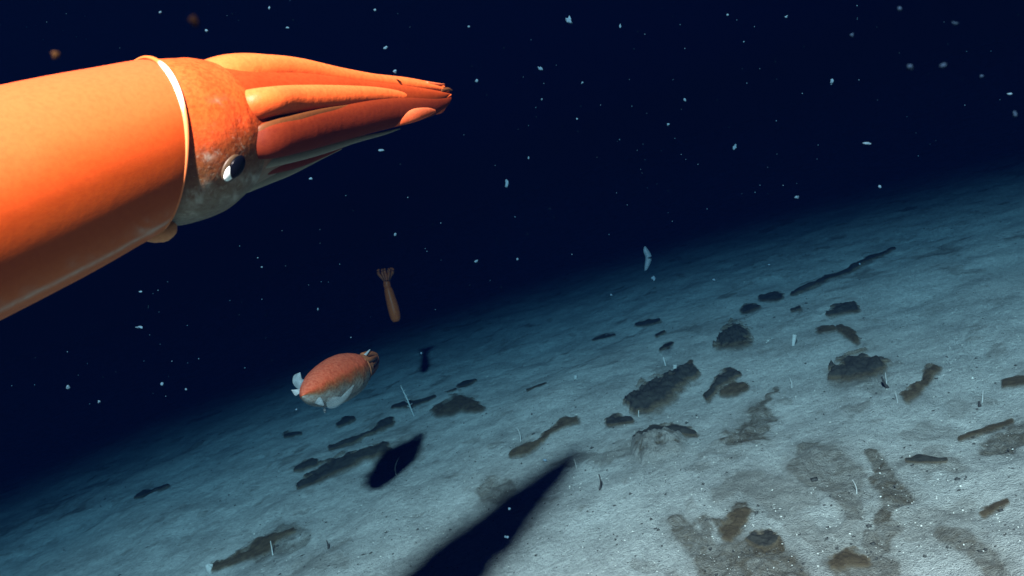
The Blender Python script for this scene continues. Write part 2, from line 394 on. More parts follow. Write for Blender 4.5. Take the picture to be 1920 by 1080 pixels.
def build_seabed():
    na, nr = 1150, 760
    ang = np.linspace(-math.radians(58), math.radians(58), na)
    rad = np.concatenate([np.exp(np.linspace(math.log(0.9), math.log(14.0), nr-40)), np.exp(np.linspace(math.log(14.4), math.log(90), 40))])
    A, Rr = np.meshgrid(ang, rad)
    X, Y = np.sin(A)*Rr, np.cos(A)*Rr
    Z = terrain(X, Y)
    pts = np.stack([X, Y, np.zeros_like(X)], -1)
    px, py, dep = proj(pts)
    w1 = fbm(X*5, Y*5, 4.4, 4)
    w2 = fbm(X*22, Y*22, 8.8, 3)
    st = np.zeros_like(X)
    for sp, s in STAINS:
        f = field(px + 20*w1 + 6*w2, py + 11*w1 + 5*w2, [(a, b, c*1.45) for a, b, c in sp])
        st = np.maximum(st, s*np.clip(f*2.3, 0, 1)**1.2)
        f = field(px + 26*w1 + 9*w2, py + 15*w1 + 6*w2, [(a, b, c*2.3) for a, b, c in sp])
        st = np.maximum(st, .40*s*np.clip(f*1.8, 0, 1))
    for sp, h, m, l in CLUMPS:
        f = field(px + 3*w1 + 2*w2, py + 2*w1, [(a, b, c*1.35+1.5) for a, b, c in sp])
        st = np.maximum(st, 0.75*np.clip(f*2.2, 0, 1))  # soft shade under and round each clump, painted into the mud colour
    # pitted burrow mound, the shade of its pits put into the colour
    f = np.clip(field(px, py, [(1215, 848, 30), (1255, 838, 34)]), 0, 1)
    pit = np.clip(fbm(X*44, Y*44, 6.1, 3), -1, 1)
    Z = Z + 0.06*f**0.7 + 0.016*f**0.3*pit*(f > 0)
    st = np.maximum(st, np.clip(f*3, 0, 1)*np.clip(.35-pit*1.6, 0, .95))
    far = np.clip((np.hypot(X, Y)-3.2)/2, 0, 1)
    st = np.maximum(st, far*.62*np.clip((fbm(X*4.2, Y*4.2, 12.3, 4)-.52)*5, 0, 1))
    st = np.maximum(st, .40*np.clip((fbm(X*9, Y*9, 14.3, 4)-.60)*5, 0, 1))
    st = np.clip(st, 0, 1)
    Z = Z + 0.014*st*(w2*0.8+w1*0.6)
    V = np.stack([X, Y, Z], -1).reshape(-1, 3)
    i = np.arange(nr*na).reshape(nr, na)
    Fc = np.stack([i[:-1, :-1], i[:-1, 1:], i[1:, 1:], i[1:, :-1]], -1).reshape(-1, 4)
    m, nt, bs = newmat('pale_silt')
    n_f = noise(nt, 150, 4, 0.75)
    n_m = noise(nt, 46, 6, 0.7)
    n_l = noise(nt, 3.2, 6, 0.68)
    base = ramp(nt, n_m, [(0.28, (0.29, 0.305, 0.285)), (0.5, (0.43, 0.44, 0.41)), (0.74, (0.57, 0.58, 0.53))])
    base = mix(nt, ramp(nt, n_f, [(0.54, (0, 0, 0)), (0.72, (0.9,)*3)]), base, (0.62, 0.61, 0.55))
    base = mix(nt, ramp(nt, n_f, [(0.28, (0.55,)*3), (0.42, (0, 0, 0))]), base, (0.19, 0.185, 0.16))
    base = mix(nt, 1.0, base, ramp(nt, n_l, [(0.32, (0.66,)*3), (0.62, (1.08,)*3)]), 'MULTIPLY')
    s = attr(nt, 'stain_and_shade')
    nst = ramp(nt, noise(nt, 16, 8, 0.75, dist=1.5), [(0.30, (0.50,)*3), (0.60, (1, 1, 1))])
    base = mix(nt, math_(nt, 'MULTIPLY', s, nst, True), base, (0.078, 0.060, 0.036))
    nt.links.new(base, bs.inputs['Base Color'])
    bs.inputs['Roughness'].default_value = 0.95
    bs.inputs['Specular IOR Level'].default_value = 0.12
    h = math_(nt, 'ADD', math_(nt, 'MULTIPLY', noise(nt, 190, 3, 0.7), 0.75), math_(nt, 'MULTIPLY', noise(nt, 60, 4, 0.6), 0.6))
    bump(nt, bs, h, 1.0, 0.022)
    o = mk('seabed', V, Fc, m, origin=(0, 0, 0), attrs={'stain_and_shade': st.ravel()})
    tag(o, kind='structure')
    # the same mud carries on behind the camera
    a2 = np.linspace(math.radians(58), math.radians(302), 90)
    r2 = np.exp(np.linspace(math.log(0.9), math.log(90), 60))
    A, Rr = np.meshgrid(a2, r2)
    X, Y = np.sin(A)*Rr, np.cos(A)*Rr
    V = np.stack([X, Y, terrain(X, Y)-0.002], -1).reshape(-1, 3)
    c = len(V)
    i = np.arange(60*90).reshape(60, 90)
    Fc = [tuple(map(int, q)) for q in np.stack([i[:-1, :-1], i[:-1, 1:], i[1:, 1:], i[1:, :-1]], -1).reshape(-1, 4)]
    V = np.vstack([V, [[math.sin(t)*0.9, math.cos(t)*0.9, 0] for t in np.linspace(-1.02, 1.02, 30)], [[0, 0, 0]]])
    ring = [int(x) for x in i[0]] + list(range(c, c+30))
    for a, b in zip(ring, ring[1:]+ring[:1]): Fc.append((len(V)-1, a, b))
    tag(mk('seabed', V, Fc, m, origin=(0, 0, 0), attrs={'stain_and_shade': np.zeros(len(V))}), kind='structure')
build_seabed()

def GT(px, py):
    g = G(px, py)
    g[2] = float(terrain(np.array(g[0]), np.array(g[1])))
    return g

def build_clump(spine, relief, mk_, label, k):
    xs = [s[0] for s in spine]; ys = [s[1] for s in spine]; rm = max(s[2] for s in spine)
    x0, x1, y0, y1 = min(xs)-1.8*rm-4, max(xs)+1.8*rm+4, min(ys)-1.8*rm-4, max(ys)+1.8*rm+4
    step = 1.1 if (x1-x0) < 140 else 1.5
    nx, ny = int((x1-x0)/step)+2, int((y1-y0)/step)+2
    PX, PY = np.meshgrid(np.linspace(x0, x1, nx), np.linspace(y0, y1, ny))
    D = np.stack([(PX-960)/F_PX, (540-PY)/F_PX, -np.ones_like(PX)], -1) @ RN.T
    T = -CAM_H / D[..., 2]
    Q = CN + D*T[..., None]
    X, Y = Q[..., 0], Q[..., 1]
    dist = float(T.mean())
    sc = F_PX/dist/16.0
    sc = min(sc, 60)
    w = fbm(X*sc, Y*sc, k*2.7, 4, 0.55)
    w3 = fbm(X*sc*2.6, Y*sc*2.6, k*1.3, 3, 0.6)
    w5 = fbm(X*sc*.8, Y*sc*.8, k*4.1+2, 3)
    f = field(PX + .38*rm*w, PY + .28*rm*w5, [(a, b, c*1.45) for a, b, c in spine]) + 0.24*w5 + 0.09*w3
    rw = rm/F_PX*dist
    Hh = relief*rw*0.95
    H = np.clip(f, -0.3, 1)
    z = np.where(H > 0, np.clip(H, 0, 1)**.8*Hh*(1+0.22*w+0.10*w3), H*0.05)
    z = terrain(X, Y) + z + 0.006
    keep = f > -0.06
    z = np.where(f > 0, z, z - 0.012 - 0.05*rw)
    idx = np.arange(nx*ny).reshape(ny, nx)
    cell = keep[:-1, :-1] | keep[1:, 1:] | keep[1:, :-1] | keep[:-1, 1:]
    quads = np.stack([idx[:-1, :-1], idx[1:, :-1], idx[1:, 1:], idx[:-1, 1:]], -1)[cell]
    if len(quads) == 0: return
    used = np.unique(quads)
    rmap = -np.ones(nx*ny, int); rmap[used] = np.arange(len(used))
    V = np.stack([X, Y, z], -1).reshape(-1, 3)[used]
    c = V.mean(0); c[2] = 0
    ed = np.clip(f*1.25, 0, 1).ravel()[used]
    o = mk('shaded_clump', V, rmap[quads], M_clump_shade if mk_ == 'd' else M_clump_b, origin=c, attrs={'edge': ed})
    tag(o, label, 'sediment clump', 'mud clumps with painted shade scattered over the pale seabed')
for k, (sp, h, m, l) in enumerate(CLUMPS): build_clump(sp, h, m, l, k+1)

# ------------------------------------------------------------------ tubes in camera coordinates
def tube(st, n=32, m=60, flat=1.0, up=(0, 1, 0), caps=True, lump=0.0, seed=0.0):
    """st rows: px, py, r_px, depth. flat scales the thickness towards the camera. Returns V(world), F, belly, along, (px,py)"""
    st = np.asarray(st, float)
    C = np.stack([(st[:, 0]-960)/F_PX*st[:, 3], (540-st[:, 1])/F_PX*st[:, 3], -st[:, 3], st[:, 2]/F_PX*st[:, 3]], -1)
    return tube_cam(C, n, m, flat, up, caps, lump, seed)
def tube_cam(C, n=32, m=60, flat=1.0, up=(0, 1, 0), caps=True, lump=0.0, seed=0.0):
    S = crom(C, m)
    c, r = S[:, :3], np.maximum(S[:, 3], 1e-5)
    T = np.gradient(c, axis=0); T /= np.linalg.norm(T, axis=1)[:, None]
    up = np.asarray(up, float)
    U = up - (T @ up)[:, None]*T; U /= np.linalg.norm(U, axis=1)[:, None]
    B = np.cross(T, U)
    th = np.linspace(0, 2*math.pi, n, endpoint=False)
    ct, sn = np.cos(th), np.sin(th)
    rr = r[:, None]*np.ones(n)
    if lump:
        rr = rr*(1+lump*fbm(ct[None]*1.3+seed+np.zeros((m, 1)), sn[None]*1.3+np.zeros((m, 1)), np.linspace(0, 6, m)[:, None]+np.zeros((1, n)), 3))
    V = c[:, None] + rr[..., None]*(ct[None, :, None]*U[:, None] + flat*sn[None, :, None]*B[:, None])
    belly = ((1-ct)/2)[None]*np.ones((m, 1))
    along = np.linspace(0, 1, m)[:, None]*np.ones((1, n))
    V = V.reshape(-1, 3); belly = belly.ravel(); along = along.ravel()
    i = np.arange(m*n).reshape(m, n); j = np.roll(i, -1, 1)
    Fc = [tuple(map(int, q)) for q in np.stack([i[:-1], i[1:], j[1:], j[:-1]], -1).reshape(-1, 4)]
    if caps:
        k = len(V)
        V = np.vstack([V, c[:1], c[-1:]])
        belly = np.append(belly, [.5, .5]); along = np.append(along, [0, 1])
        for q in range(n):
            q2 = (q+1) % n
            Fc.append((int(i[0, q]), int(i[0, q2]), k))
            Fc.append((int(i[-1, q2]), int(i[-1, q]), k+1))
    return c2w(V), Fc, belly, along
def part(name, st, mat, parent, n=32, m=60, flat=1.0, pale=None, **kw):
    V, Fc, be, al = tube(st, n, m, flat, **kw)
    pl = np.zeros(len(V))
    if pale is not None:
        x, y, d = proj(V); pl = pale(x, y, be, al)
    return mk(name, V, Fc, mat, parent, attrs={'belly': be, 'pale': pl, 'along': al})

# ------------------------------------------------------------------ the big squid at upper left
def tip_depth():
    Lc = LAMP_CAM; Gc = w2c(G(1095, 840))
    q = (840-960)/F_PX
    D = Gc-Lc
    u = (-Lc[0]-q*Lc[2])/(D[0]+q*D[2])
    return -(Lc+D*u)[2]
S1 = tip_depth()/0.54
AXA, AXB = .6, .8                   # how fast the axis runs left and towards the camera
def sdep(px):                       # depth of the big squid's axis below pixel column px
    q = (px-960)/F_PX
    tau = (-.0463-.54*q)/(AXA-AXB*q)
    return (.54-AXB*tau)*S1
def ax(px, py, r, off=0.0):         # station on the axis; off = metres towards the camera
    d = sdep(px) - off*S1/2.0
    return (px, py, r, d)

sq1 = empty('squid', P(310, 285, sdep(310)))
tag(sq1, 'huge close up orange squid at the upper left, arms held together in a point', 'squid')

def ax3(tau):                       # cam coords of the mantle axis
    t1, t0_ = px_tau(310), px_tau(0)
    y1, y0 = 276/F_PX*(.54-AXB*t1), 164/F_PX*(.54-AXB*t0_)
    y = y0+(y1-y0)*(tau-t0_)/(t1-t0_)
    return np.array([-.0463-AXA*tau, y, -(.54-AXB*tau)])*S1
def px_tau(px):
    q = (px-960)/F_PX
    return (-.0463-.54*q)/(AXA-AXB*q)
MR = S1*sdep(310)/(.40*S1)
SHEAR = .036*S1                     # the underside of the opening sits farther back
def build_mantle():
    rows = []
    t0 = px_tau(326)
    for dt, r in [(0.0, .0416), (.004, .0424), (.02, .0438), (.05, .0462), (.10, .0482), (.15, .049), (.22, .048), (.28, .043), (.33, .033), (.37, .020), (.395, .006), (.40, .001)]:
        p = ax3(t0+dt)
        rows.append([*p, r*MR])
    rows = rows[::-1]
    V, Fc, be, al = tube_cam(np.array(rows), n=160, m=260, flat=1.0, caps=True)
    Tw = ax3(t0-.01)-ax3(t0); Tw = (Tw/np.linalg.norm(Tw)) @ RN.T
    V = V - Tw*(SHEAR*be*np.exp(-(1-al)/.45))[:, None]
    x, y, d = proj(V)
    # pale line along the underside and a pale blotch near the funnel
    w = fbm(x/22.0, y/22.0, 0.5, 4)
    line = np.exp(-((be-.915)/.012)**2)*0.6 + np.exp(-((be-.87)/.04)**2)*np.clip(w, 0, 1)*0.22
    blot = np.exp(-(((x-275)/15)**2+((y-426)/11)**2))*1.3*(0.6+w)
    pl = np.clip(line+blot, 0, 1)*(al > .3)
    return mk('mantle', V, Fc, M_mantle, sq1, attrs={'belly': be, 'pale': pl, 'along': al})
mantle = build_mantle()
# rim: thin lip round the mantle opening
def build_rim():
    t0 = px_tau(326)
    c = ax3(t0); T = ax3(t0-.01)-c; T /= np.linalg.norm(T)
    up = np.array([0, 1, 0.]); U = up-T.dot(up)*T; U /= np.linalg.norm(U); B = np.cross(T, U)
    n, k = 200, 12
    V = []; be = []
    for i in range(n):
        a = 2*math.pi*i/n
        e = U*math.cos(a)+B*math.sin(a)
        wob = 1+.006*math.sin(5*a+1)
        thick = .0006+.0006*max(0, math.cos(a-0.85*(1 if B[2] > 0 else -1)))**4
        for j in range(k):
            b = 2*math.pi*j/k
            V.append(c - T*SHEAR*(1-math.cos(a))/2 + e*(.0422*MR*wob+thick*S1*math.cos(b)) + T*(thick*1.3*S1*math.sin(b)+.0008*S1))
            be.append((1-math.cos(a))/2)
    Fc = [(i*k+j, ((i+1) % n)*k+j, ((i+1) % n)*k+(j+1) % k, i*k+(j+1) % k) for i in range(n) for j in range(k)]
    mk('mantle_rim', c2w(np.array(V)), Fc, M_rim, sq1, attrs={'belly': be, 'pale': np.zeros(len(V))})
build_rim()
# fins at the tail, out of view to the left
def fin_lobe(parent, base_tau, sgn):
    A = ax3(base_tau); T = ax3(base_tau-.01)-A; T /= np.linalg.norm(T)
    up = np.array([0, 1, 0.]); U = up-T.dot(up)*T; U /= np.linalg.norm(U); B = np.cross(T, U)
    V, Fc = [], []
    nu, nv = 24, 14
    for s in (0, 1):
        for i in range(nu+1):
            for j in range(nv+1):
                u, v = i/nu, j/nv
                w = math.sin(math.pi*min(1, u*1.02))**.7*.085*(1-.25*u)
                th = .003*(1-v)+.0005
                V.append(A + T*(-.05+.13*u)*S1 + B*sgn*S1*(.012+w*v) + U*S1*((th if s else -th)+.006*math.sin(4*u+2*v)))
    o = (nu+1)*(nv+1)
    for s in (0, 1):
        for i in range(nu):
            for j in range(nv):
                a = s*o+i*(nv+1)+j
                q = (a, a+1, a+nv+2, a+nv+1)
                Fc.append(q if s else q[::-1])
    x = np.zeros(len(V))
    mk('fin', c2w(np.array(V)), Fc, M_mantle, parent, attrs={'belly': x+.3, 'pale': x})
fin_lobe(sq1, px_tau(300)+.33, 1); fin_lobe(sq1, px_tau(300)+.33, -1)

def head_pale(x, y, be, al):
    w = fbm(x/9.0, y/9.0, 2.5, 4)
    def b(cx, cy, sx, sy, k): return k*np.exp(-(((x-cx)/sx)**2+((y-cy)/sy)**2))
    v = b(362, 372, 16, 12, .9)+b(360, 400, 20, 10, .5)+b(392, 292, 14, 8, .5)+b(478, 335, 40, 12, .75)+b(440, 370, 40, 12, .55)+b(385, 350, 14, 14, .5)+b(410, 190, 18, 9, .18)
    return np.clip(v*(0.55+1.1*w), 0, 1)
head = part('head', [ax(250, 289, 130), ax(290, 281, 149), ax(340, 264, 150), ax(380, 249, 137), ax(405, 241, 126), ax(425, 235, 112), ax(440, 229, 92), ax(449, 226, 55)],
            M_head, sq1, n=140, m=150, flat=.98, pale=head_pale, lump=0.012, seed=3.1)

def arm(st, mat=M_arm, name='arm', flat=.8, n=36, m=90, **kw):
    return part(name, [ax(*s) for s in st], mat, sq1, n=n, m=m, flat=flat, **kw)
K = S1*.54/1.0
# dorsal pair (far one first), upper ridge
arm([(340,180,40,-.02),(430,148,44,-.015),(520,138,33,-.02),(600,145,23,-.02),(690,152,15,-.015),(760,155,10,-.01),(808,160,6,-.005),(834,163,2,0)])
arm([(330,190,40,.0),(420,152,44,.022),(490,134,31,.028),(560,134,25,.024),(640,146,19,.018),(720,155,13,.012),(780,161,9,.008),(822,166,5,.003),(842,172,1.6,0)])
# the closed bundle behind the near arms
arm([(365,254,118,.0),(400,245,122,.0),(440,235,114,.0),(480,226,103,.0),(520,217,92,.0),(560,210,81,.0),(620,202,64,.0),(680,197,49,.0),(740,191,35,.0),(790,186,22,0),(825,181,10,0),(842,177,2,0)], mat=M_crown, name='arm_crown', flat=.98, n=60)
# inner arms seen through the gap
arm([(440,178,50,-.005),(540,182,40,-.004),(640,180,30,-.002),(740,180,20,0),(800,178,10,0),(838,174,2.5,0)], mat=M_arm_shade)
arm([(480,166,20,.040),(560,166,14,.032),(660,168,8,.022),(760,173,6,.012),(815,176,4,.005),(840,173,1.5,0)], mat=M_arm_shade)
# lateral upper arm, bright
arm([(410,214,26,.02),(462,200,30,.062),(510,190,27,.079),(560,187,27,.066),(630,183,23,.052),(700,180,17,.038),(750,182,12,.026),(795,186,8,.015),(830,184,5,.004),(844,177,1.6,0)])
# wide lateral arm, its shade in the skin colour
arm([(440,274,24,.045),(500,264,34,.074),(560,248,37,.070),(630,231,35,.054),(700,216,31,.040),(760,207,25,.026),(805,200,18,.012),(835,191,9,.002),(846,184,2,0)], mat=M_arm_shade, flat=.7)
arm([(640,206,1,.040),(700,203,5,.044),(740,200,7,.038),(790,194,7,.018),(828,186,4,.006),(846,178,1.5,0)], mat=M_arm)
# ventral arm: red strip and pale keel
arm([(440,312,24,.030),(500,309,19,.034),(560,298,15,.018),(610,285,8,.012),(645,274,2,.010)], mat=M_arm_shade)
arm([(430,250,60,-.03),(520,245,52,-.03),(620,232,40,-.02),(720,212,26,-.01),(800,196,15,0),(838,185,4,0)], mat=M_arm_shade)
arm([(450,352,14,-.004),(500,335,11,-.003),(545,320,8,-.002),(600,296,4,-.001),(640,279,1.5,0)], mat=M_keel, name='keel', flat=.6)
arm([(420,272,8,.030),(470,254,10,.070),(510,238,11,.084),(560,224,10,.084),(610,211,8,.074),(660,202,6,.060),(710,197,4.5,.048),(760,193,3,.034),(800,190,1.5,.020)], mat=M_web, name='arm_web', flat=.3)
arm([(462,314,9,.030),(510,304,9,.056),(570,291,8,.056),(620,277,7,.050),(670,262,5,.040),(720,250,3,.026),(750,241,1.2,.020)], mat=M_keel, name='arm_web', flat=.5)
arm([(732,238,2,.034),(750,225,10,.042),(778,216,12,.042),(802,210,8,.032),(816,208,3,.022)], mat=M_club, name='tentacle_club', flat=.5, n=28, m=50)
arm([(818,212,3,.008),(828,206,5,.006),(836,198,3,.004)], mat=M_club, name='tentacle_club', flat=.5, n=20, m=20)
arm([(800,157,5,.004),(822,158,2.5,.002),(834,158,.8,0)], mat=M_club, name='arm_tip', n=16, m=20)
arm([(826,170,4,.004),(840,167,3,.002),(848,170,1,0)], mat=M_web, name='arm_tip', n=16, m=20)
part('funnel', [(262,438,10,sdep(300)-.01),(285,440,15,sdep(300)-.012),(305,437,17,sdep(300)-.014),(318,430,14,sdep(305)-.014),(326,420,7,sdep(310)-.012)], M_funnel, sq1, n=40, m=50, flat=.9, lump=.05)

# the eye sits on the head's surface
def surf(ob, px, py):
    me = ob.data
    M = ob.matrix_world if ob.parent is None else Matrix.Translation(ob.parent.location)
    bv = BVHTree.FromPolygons([M @ v.co for v in me.vertices], [tuple(p.vertices) for p in me.polygons])
    h = bv.ray_cast(Vector(CN), Vector(ray(px, py)).normalized())
    return h
def disc_on(ob, name, px, py, a_px, b_px, ang, thick, lift, mat, parent, n=40):
    """lens shape: half axes a_px (along ang) and b_px in pixels as seen, lying on the surface"""
    loc, nor, _, dd = surf(ob, px, py)
    d = -w2c(np.array(loc))[2]
    nor = np.array(nor)
    if nor @ (np.array(loc)-CN) > 0: nor = -nor
    nc = nor @ RN                     # in camera coords
    V = []; Fc = []
    rings = 10
    ca, sa = math.cos(ang), math.sin(ang)
    locc = w2c(np.array(loc))
    vw = locc/np.linalg.norm(locc)
    for s in (1, -1):
        for i in range(rings+1):
            ph = i/rings*math.pi/2
            for j in range(n):
                t = 2*math.pi*j/n
                u, v = a_px*math.cos(t)*math.sin(ph), b_px*math.sin(t)*math.sin(ph)
                ex = np.array([(u*ca-v*sa), (u*sa+v*ca), 0])/F_PX*d
                # slide along the view ray onto the tangent plane
                k = -(nc @ ex)/(nc @ vw)
                p = locc+ex+vw*k + nc*(lift+s*thick*math.cos(ph))
                V.append(p)
    o = (rings+1)*n
    for s in (0, 1):
        for i in range(rings):
            for j in range(n):
                a = s*o+i*n+j; b = s*o+i*n+(j+1) % n
                q = (a, a+n, b+n, b)
                Fc.append(q if s == 0 else q[::-1])
    return mk(name, c2w(np.array(V)), Fc, mat, parent)
A60 = math.radians(62)
eye = disc_on(head, 'eye', 435, 316, 29, 16, A60, .0016*S1, .0000, M_lid, sq1)
disc_on(head, 'eyeball', 428, 323, 17, 9, A60, .0016*S1, .0008*S1, M_eyewhite, eye)
disc_on(head, 'pupil', 440, 311, 23.5, 12, A60, .0022*S1, .0014*S1, M_pupil, eye)

# ------------------------------------------------------------------ the second squid, orange back and white belly
def shadow_depth(px, py, sx, sy):   # depth at which (px,py) throws its shadow near (sx,sy)
    Lc = LAMP_CAM; Gc = w2c(G(sx, sy)); D = Gc-Lc
    best = None
    for u in np.linspace(0.05, .98, 800):
        p = Lc+D*u
        if p[2] > -.2: continue
        e = math.hypot(960+F_PX*p[0]/-p[2]-px, 540-F_PX*p[1]/-p[2]-py)
        if best is None or e < best[0]: best = (e, -p[2])
    return best[1]
D2 = shadow_depth(640, 712, 765, 855)
print('S1', S1, 'tip depth', S1*.54, 'D2', D2)
sq2 = empty('squid', P(640, 712, D2))
tag(sq2, 'orange squid with white belly and pale tail fins swimming just above the seabed', 'squid')
def p2(name, st, mat, **kw):
    return part(name, [(a, b, c, D2+d+(a-640)*.0031) for a, b, c, d in st], mat, sq2, **kw)
UP2 = (-.42, .88, .30)
p2('mantle', [(568,742,3,-.06),(574,740,14,-.055),(584,736,25,-.05),(600,729,36,-.04),(620,719,43,-.02),(640,709,44,0),(655,701,40,.0),(666,695,34,.0),(672,692,28,.0)], M_sq2, n=80, m=100, up=UP2, flat=.95, lump=.03)
p2('mantle_rim', [(669,694,27,.0),(672,692,29.5,.0),(674,691,26,.0)], M_sq2arm, n=40, m=12, up=UP2)
p2('head', [(662,694,22,.0),(674,689,22,.0),(684,684,19,.0),(690,681,12,.0)], M_sq2arm, n=40, m=30, up=UP2, lump=.05)
for st in ([(680,668,7,.03),(692,664,6,.035),(704,665,4,.04),(708,669,2,.045)],
           [(680,678,7,-.06),(695,674,5,-.05),(704,670,3.5,.02),(708,668,1.5,.03)],
           [(680,688,7,-.06),(697,683,5,-.04),(706,675,3,.02),(709,668,1,.03)],
           [(682,699,7,-.04),(698,692,5,-.02),(707,682,3,.03),(709,673,1,.04)],
           [(682,708,6,-.0),(696,700,4.5,.01),(706,688,3,.04),(710,677,1.2,.045)],
           [(684,690,8,.03),(701,686,5,.04),(708,680,2.5,.06),(711,672,1,.06)]):
    p2('arm', st, M_sq2arm, n=18, m=30)
p2('tentacle', [(684,667,3,.01),(689,661,2,.01),(694,655,.6,.01)], M_fin, n=12, m=20)
def sheet(name, pts, mat, parent, depth, thick=.004, dz=None, sub=6):
    """thin solid lobe from an outline of pixels"""
    pts = crom(np.array(list(pts)+[pts[0]], float), len(pts)*sub)[:-1]
    c = pts.mean(0)
    rings = [0.0, .35, .65, .85, 1.0]
    V = []; n = len(pts)
    for s in (1, -1):
        for r in rings:
            for i, p in enumerate(pts):
                q = c+(p-c)*r
                d = depth + (dz(q[0], q[1]) if dz else 0) + s*thick*math.sqrt(max(0, 1-r*r))
                V.append(((q[0]-960)/F_PX*d, (540-q[1])/F_PX*d, -d))
    Fc = []
    o = len(rings)*n
    for s in (0, 1):
        for k in range(len(rings)-1):
            for i in range(n):
                a = s*o+k*n+i; b = s*o+k*n+(i+1) % n
                q = (a, a+n, b+n, b)
                Fc.append(q if s else q[::-1])
    z = np.zeros(len(V))
    return mk(name, c2w(np.array(V)), Fc, mat, parent, attrs={'belly': z+.8, 'pale': z})
sheet('fin', [(563,698),(566,709),(574,712),(586,706),(584,724),(572,731),(557,728),(549,717),(551,704)], M_fin_thin, sq2, D2-.19, .006, dz=lambda x, y: .004*math.sin(x*.3))
sheet('fin', [(546,731),(562,729),(574,725),(580,735),(572,739),(562,738),(554,742)], M_fin, sq2, D2-.22, .006, dz=lambda x, y: .004*math.sin(x*.4))
sheet('fin', [(574,735),(584,735),(600,744),(607,756),(606,761),(592,757),(578,748)], M_fin_thin, sq2, D2-.24, .008)
sheet('belly_skin', [(612,748),(628,743),(645,742),(655,728),(664,722),(655,742),(642,756),(628,765),(614,764)], M_skirt, sq2, D2-.20, .012)
p2('belly_tip', [(605,758,3,-.07),(608,765,2,-.07),(609,770,2.6,-.07),(609,774,1,-.07)], M_fin, n=12, m=20)

# ------------------------------------------------------------------ the third squid, far and dim
D3 = D2*1.65
sq3 = empty('squid', P(732, 550, D3))
tag(sq3, 'small dim brown orange squid far off, hanging upright with arms spread at the top', 'squid')
def p3(name, st, mat=M_sq3, **kw):
    return part(name, [(a, b, c, D3+d) for a, b, c, d in st], mat, sq3, **kw)
p3('mantle', [(743,603,6,0),(742,598,9,0),(740,588,10.5,0),(736,572,10.5,0),(732,558,9.5,0),(729,546,8.5,0),(727,540,7,0)], n=36, m=50, up=(0, 0, 1))
p3('head', [(728,543,6,0),(726,536,7,0),(725,529,6.5,0),(724,523,5,0)], n=30, m=30, up=(0, 0, 1))
for st in ([(723,528,3,0),(716,521,3,0),(710,514,3,0),(709,508,3,0),(712,505,1.5,0)],
           [(723,526,3,-.02),(719,518,3,-.02),(716,510,2.6,-.02),(717,504,1.6,-.02)],
           [(725,526,3,-.03),(723,516,3,-.03),(721,508,3,-.03),(722,503,1.6,-.03)],
           [(727,526,3,-.02),(729,516,3,-.02),(730,509,3,-.02),(728,503,1.6,-.02)],
           [(728,528,3,0),(732,518,3,0),(736,511,3.4,0),(736,505,3,0),(731,503,1.5,0)],
           [(726,526,3,.03),(727,515,3,.03),(727,506,2,.03)]):
    p3('arm', st, n=14, m=24)
sheet('fin', [(737,592),(745,590),(750,596),(748,601),(739,602)], M_fin_thin, sq3, D3+.02, .01)

# ------------------------------------------------------------------ small life on the seabed
def stick(px, py, h_px, dx, r_px, mat, name, label, cat, grp=None, bend=0.0, cap=False):
    g = GT(px, py); d = -w2c(g)[2]
    c0 = w2c(g)
    s = d/F_PX
    rows = []
    for i in range(6):
        t = i/5
        rows.append([c0[0]+(dx*t+bend*math.sin(math.pi*t))*s, c0[1]+(h_px*t)*s-2*s*(1-t), c0[2]-.0*t, r_px*s*((.8+.5*t) if cap else (1-.5*t))])
    V, Fc, be, al = tube_cam(np.array(rows), 10, 18, 1.0, up=(0, 0, 1), lump=.15, seed=px*.1)
    o = mk(name, V, Fc, mat, origin=g)
    tag(o, label, cat, grp)
TG = 'pale worm tubes standing in the mud'
for a in [
 (1489,655,20,3,3.6,M_tube,'short thick bright white stub standing right of the round dark clump',True,0),
 (1268,700,8,0,3.6,M_tube,'bright white knob standing just above the biggest clump',True,0),
 (1082,718,6,0,3.2,M_tube,'single bright white knob alone on the middle of the slope',True,0),
 (510,1035,26,-5,1.5,M_tube,'thin white stick standing against the brown spindle clump at lower left',False,0),
 (1084,883,18,-6,1.1,M_tube,'thin white tube beside the tip of the big shadow',False,0),
 (980,838,24,-6,1.0,M_tube,'thin grey tube between the two shadows',False,2),
 (744,892,34,4,1.3,M_tube,'curved pale tube standing inside the shadow of the small squid',False,-5),
 (1198,783,12,0,1.6,M_tube,'short white tube at the near edge of the biggest clump',False,0),
 (1250,690,16,-5,1.4,M_tube,'small slanting white tube left of the bright knob on the clump',True,0),
 (1484,726,20,-4,1.1,M_tube,'thin tube with a bent tip above the tall brown smear',False,2),
 (1664,727,24,-3,1.3,M_tube,'thin pale tube at the right end of the large smooth mound',False,0),
 (1684,757,22,-5,1.1,M_tube,'thin pale tube leaning left of the clump with two lobes',False,0),
 (1840,752,26,2,1.4,M_tube,'faint pale tube near the right edge of the slope',False,0),
 (1608,932,26,-8,1.4,M_tube,'pale forked looking tube among the brown stains at right',False,3),
]:
    px, py, h, dx, r, m_, lab, cap, bend = a
    stick(px, py, h, dx, r, m_, 'worm_tube', lab, 'worm tube', TG, bend, cap)
stick(1128,932,30,-1,2.0,M_tubed,'worm_tube','dark curled tube standing on the pale mud right of the big shadow','worm tube',None,3)
stick(1666,731,20,-12,3.2,M_tubed,'mud_sliver','small black sliver leaning beside the thin tube at right','mud sliver',None,-1)
stick(618,1034,16,-4,2.0,M_tubed,'mud_sliver','tiny black upright sliver in the foreground left of the big shadow','mud sliver',None,1)
stick(1836,757,10,-2,3.5,M_tubed,'mud_sliver','small dark lump at the foot of the faint pale tube near right edge','mud sliver',None,0)

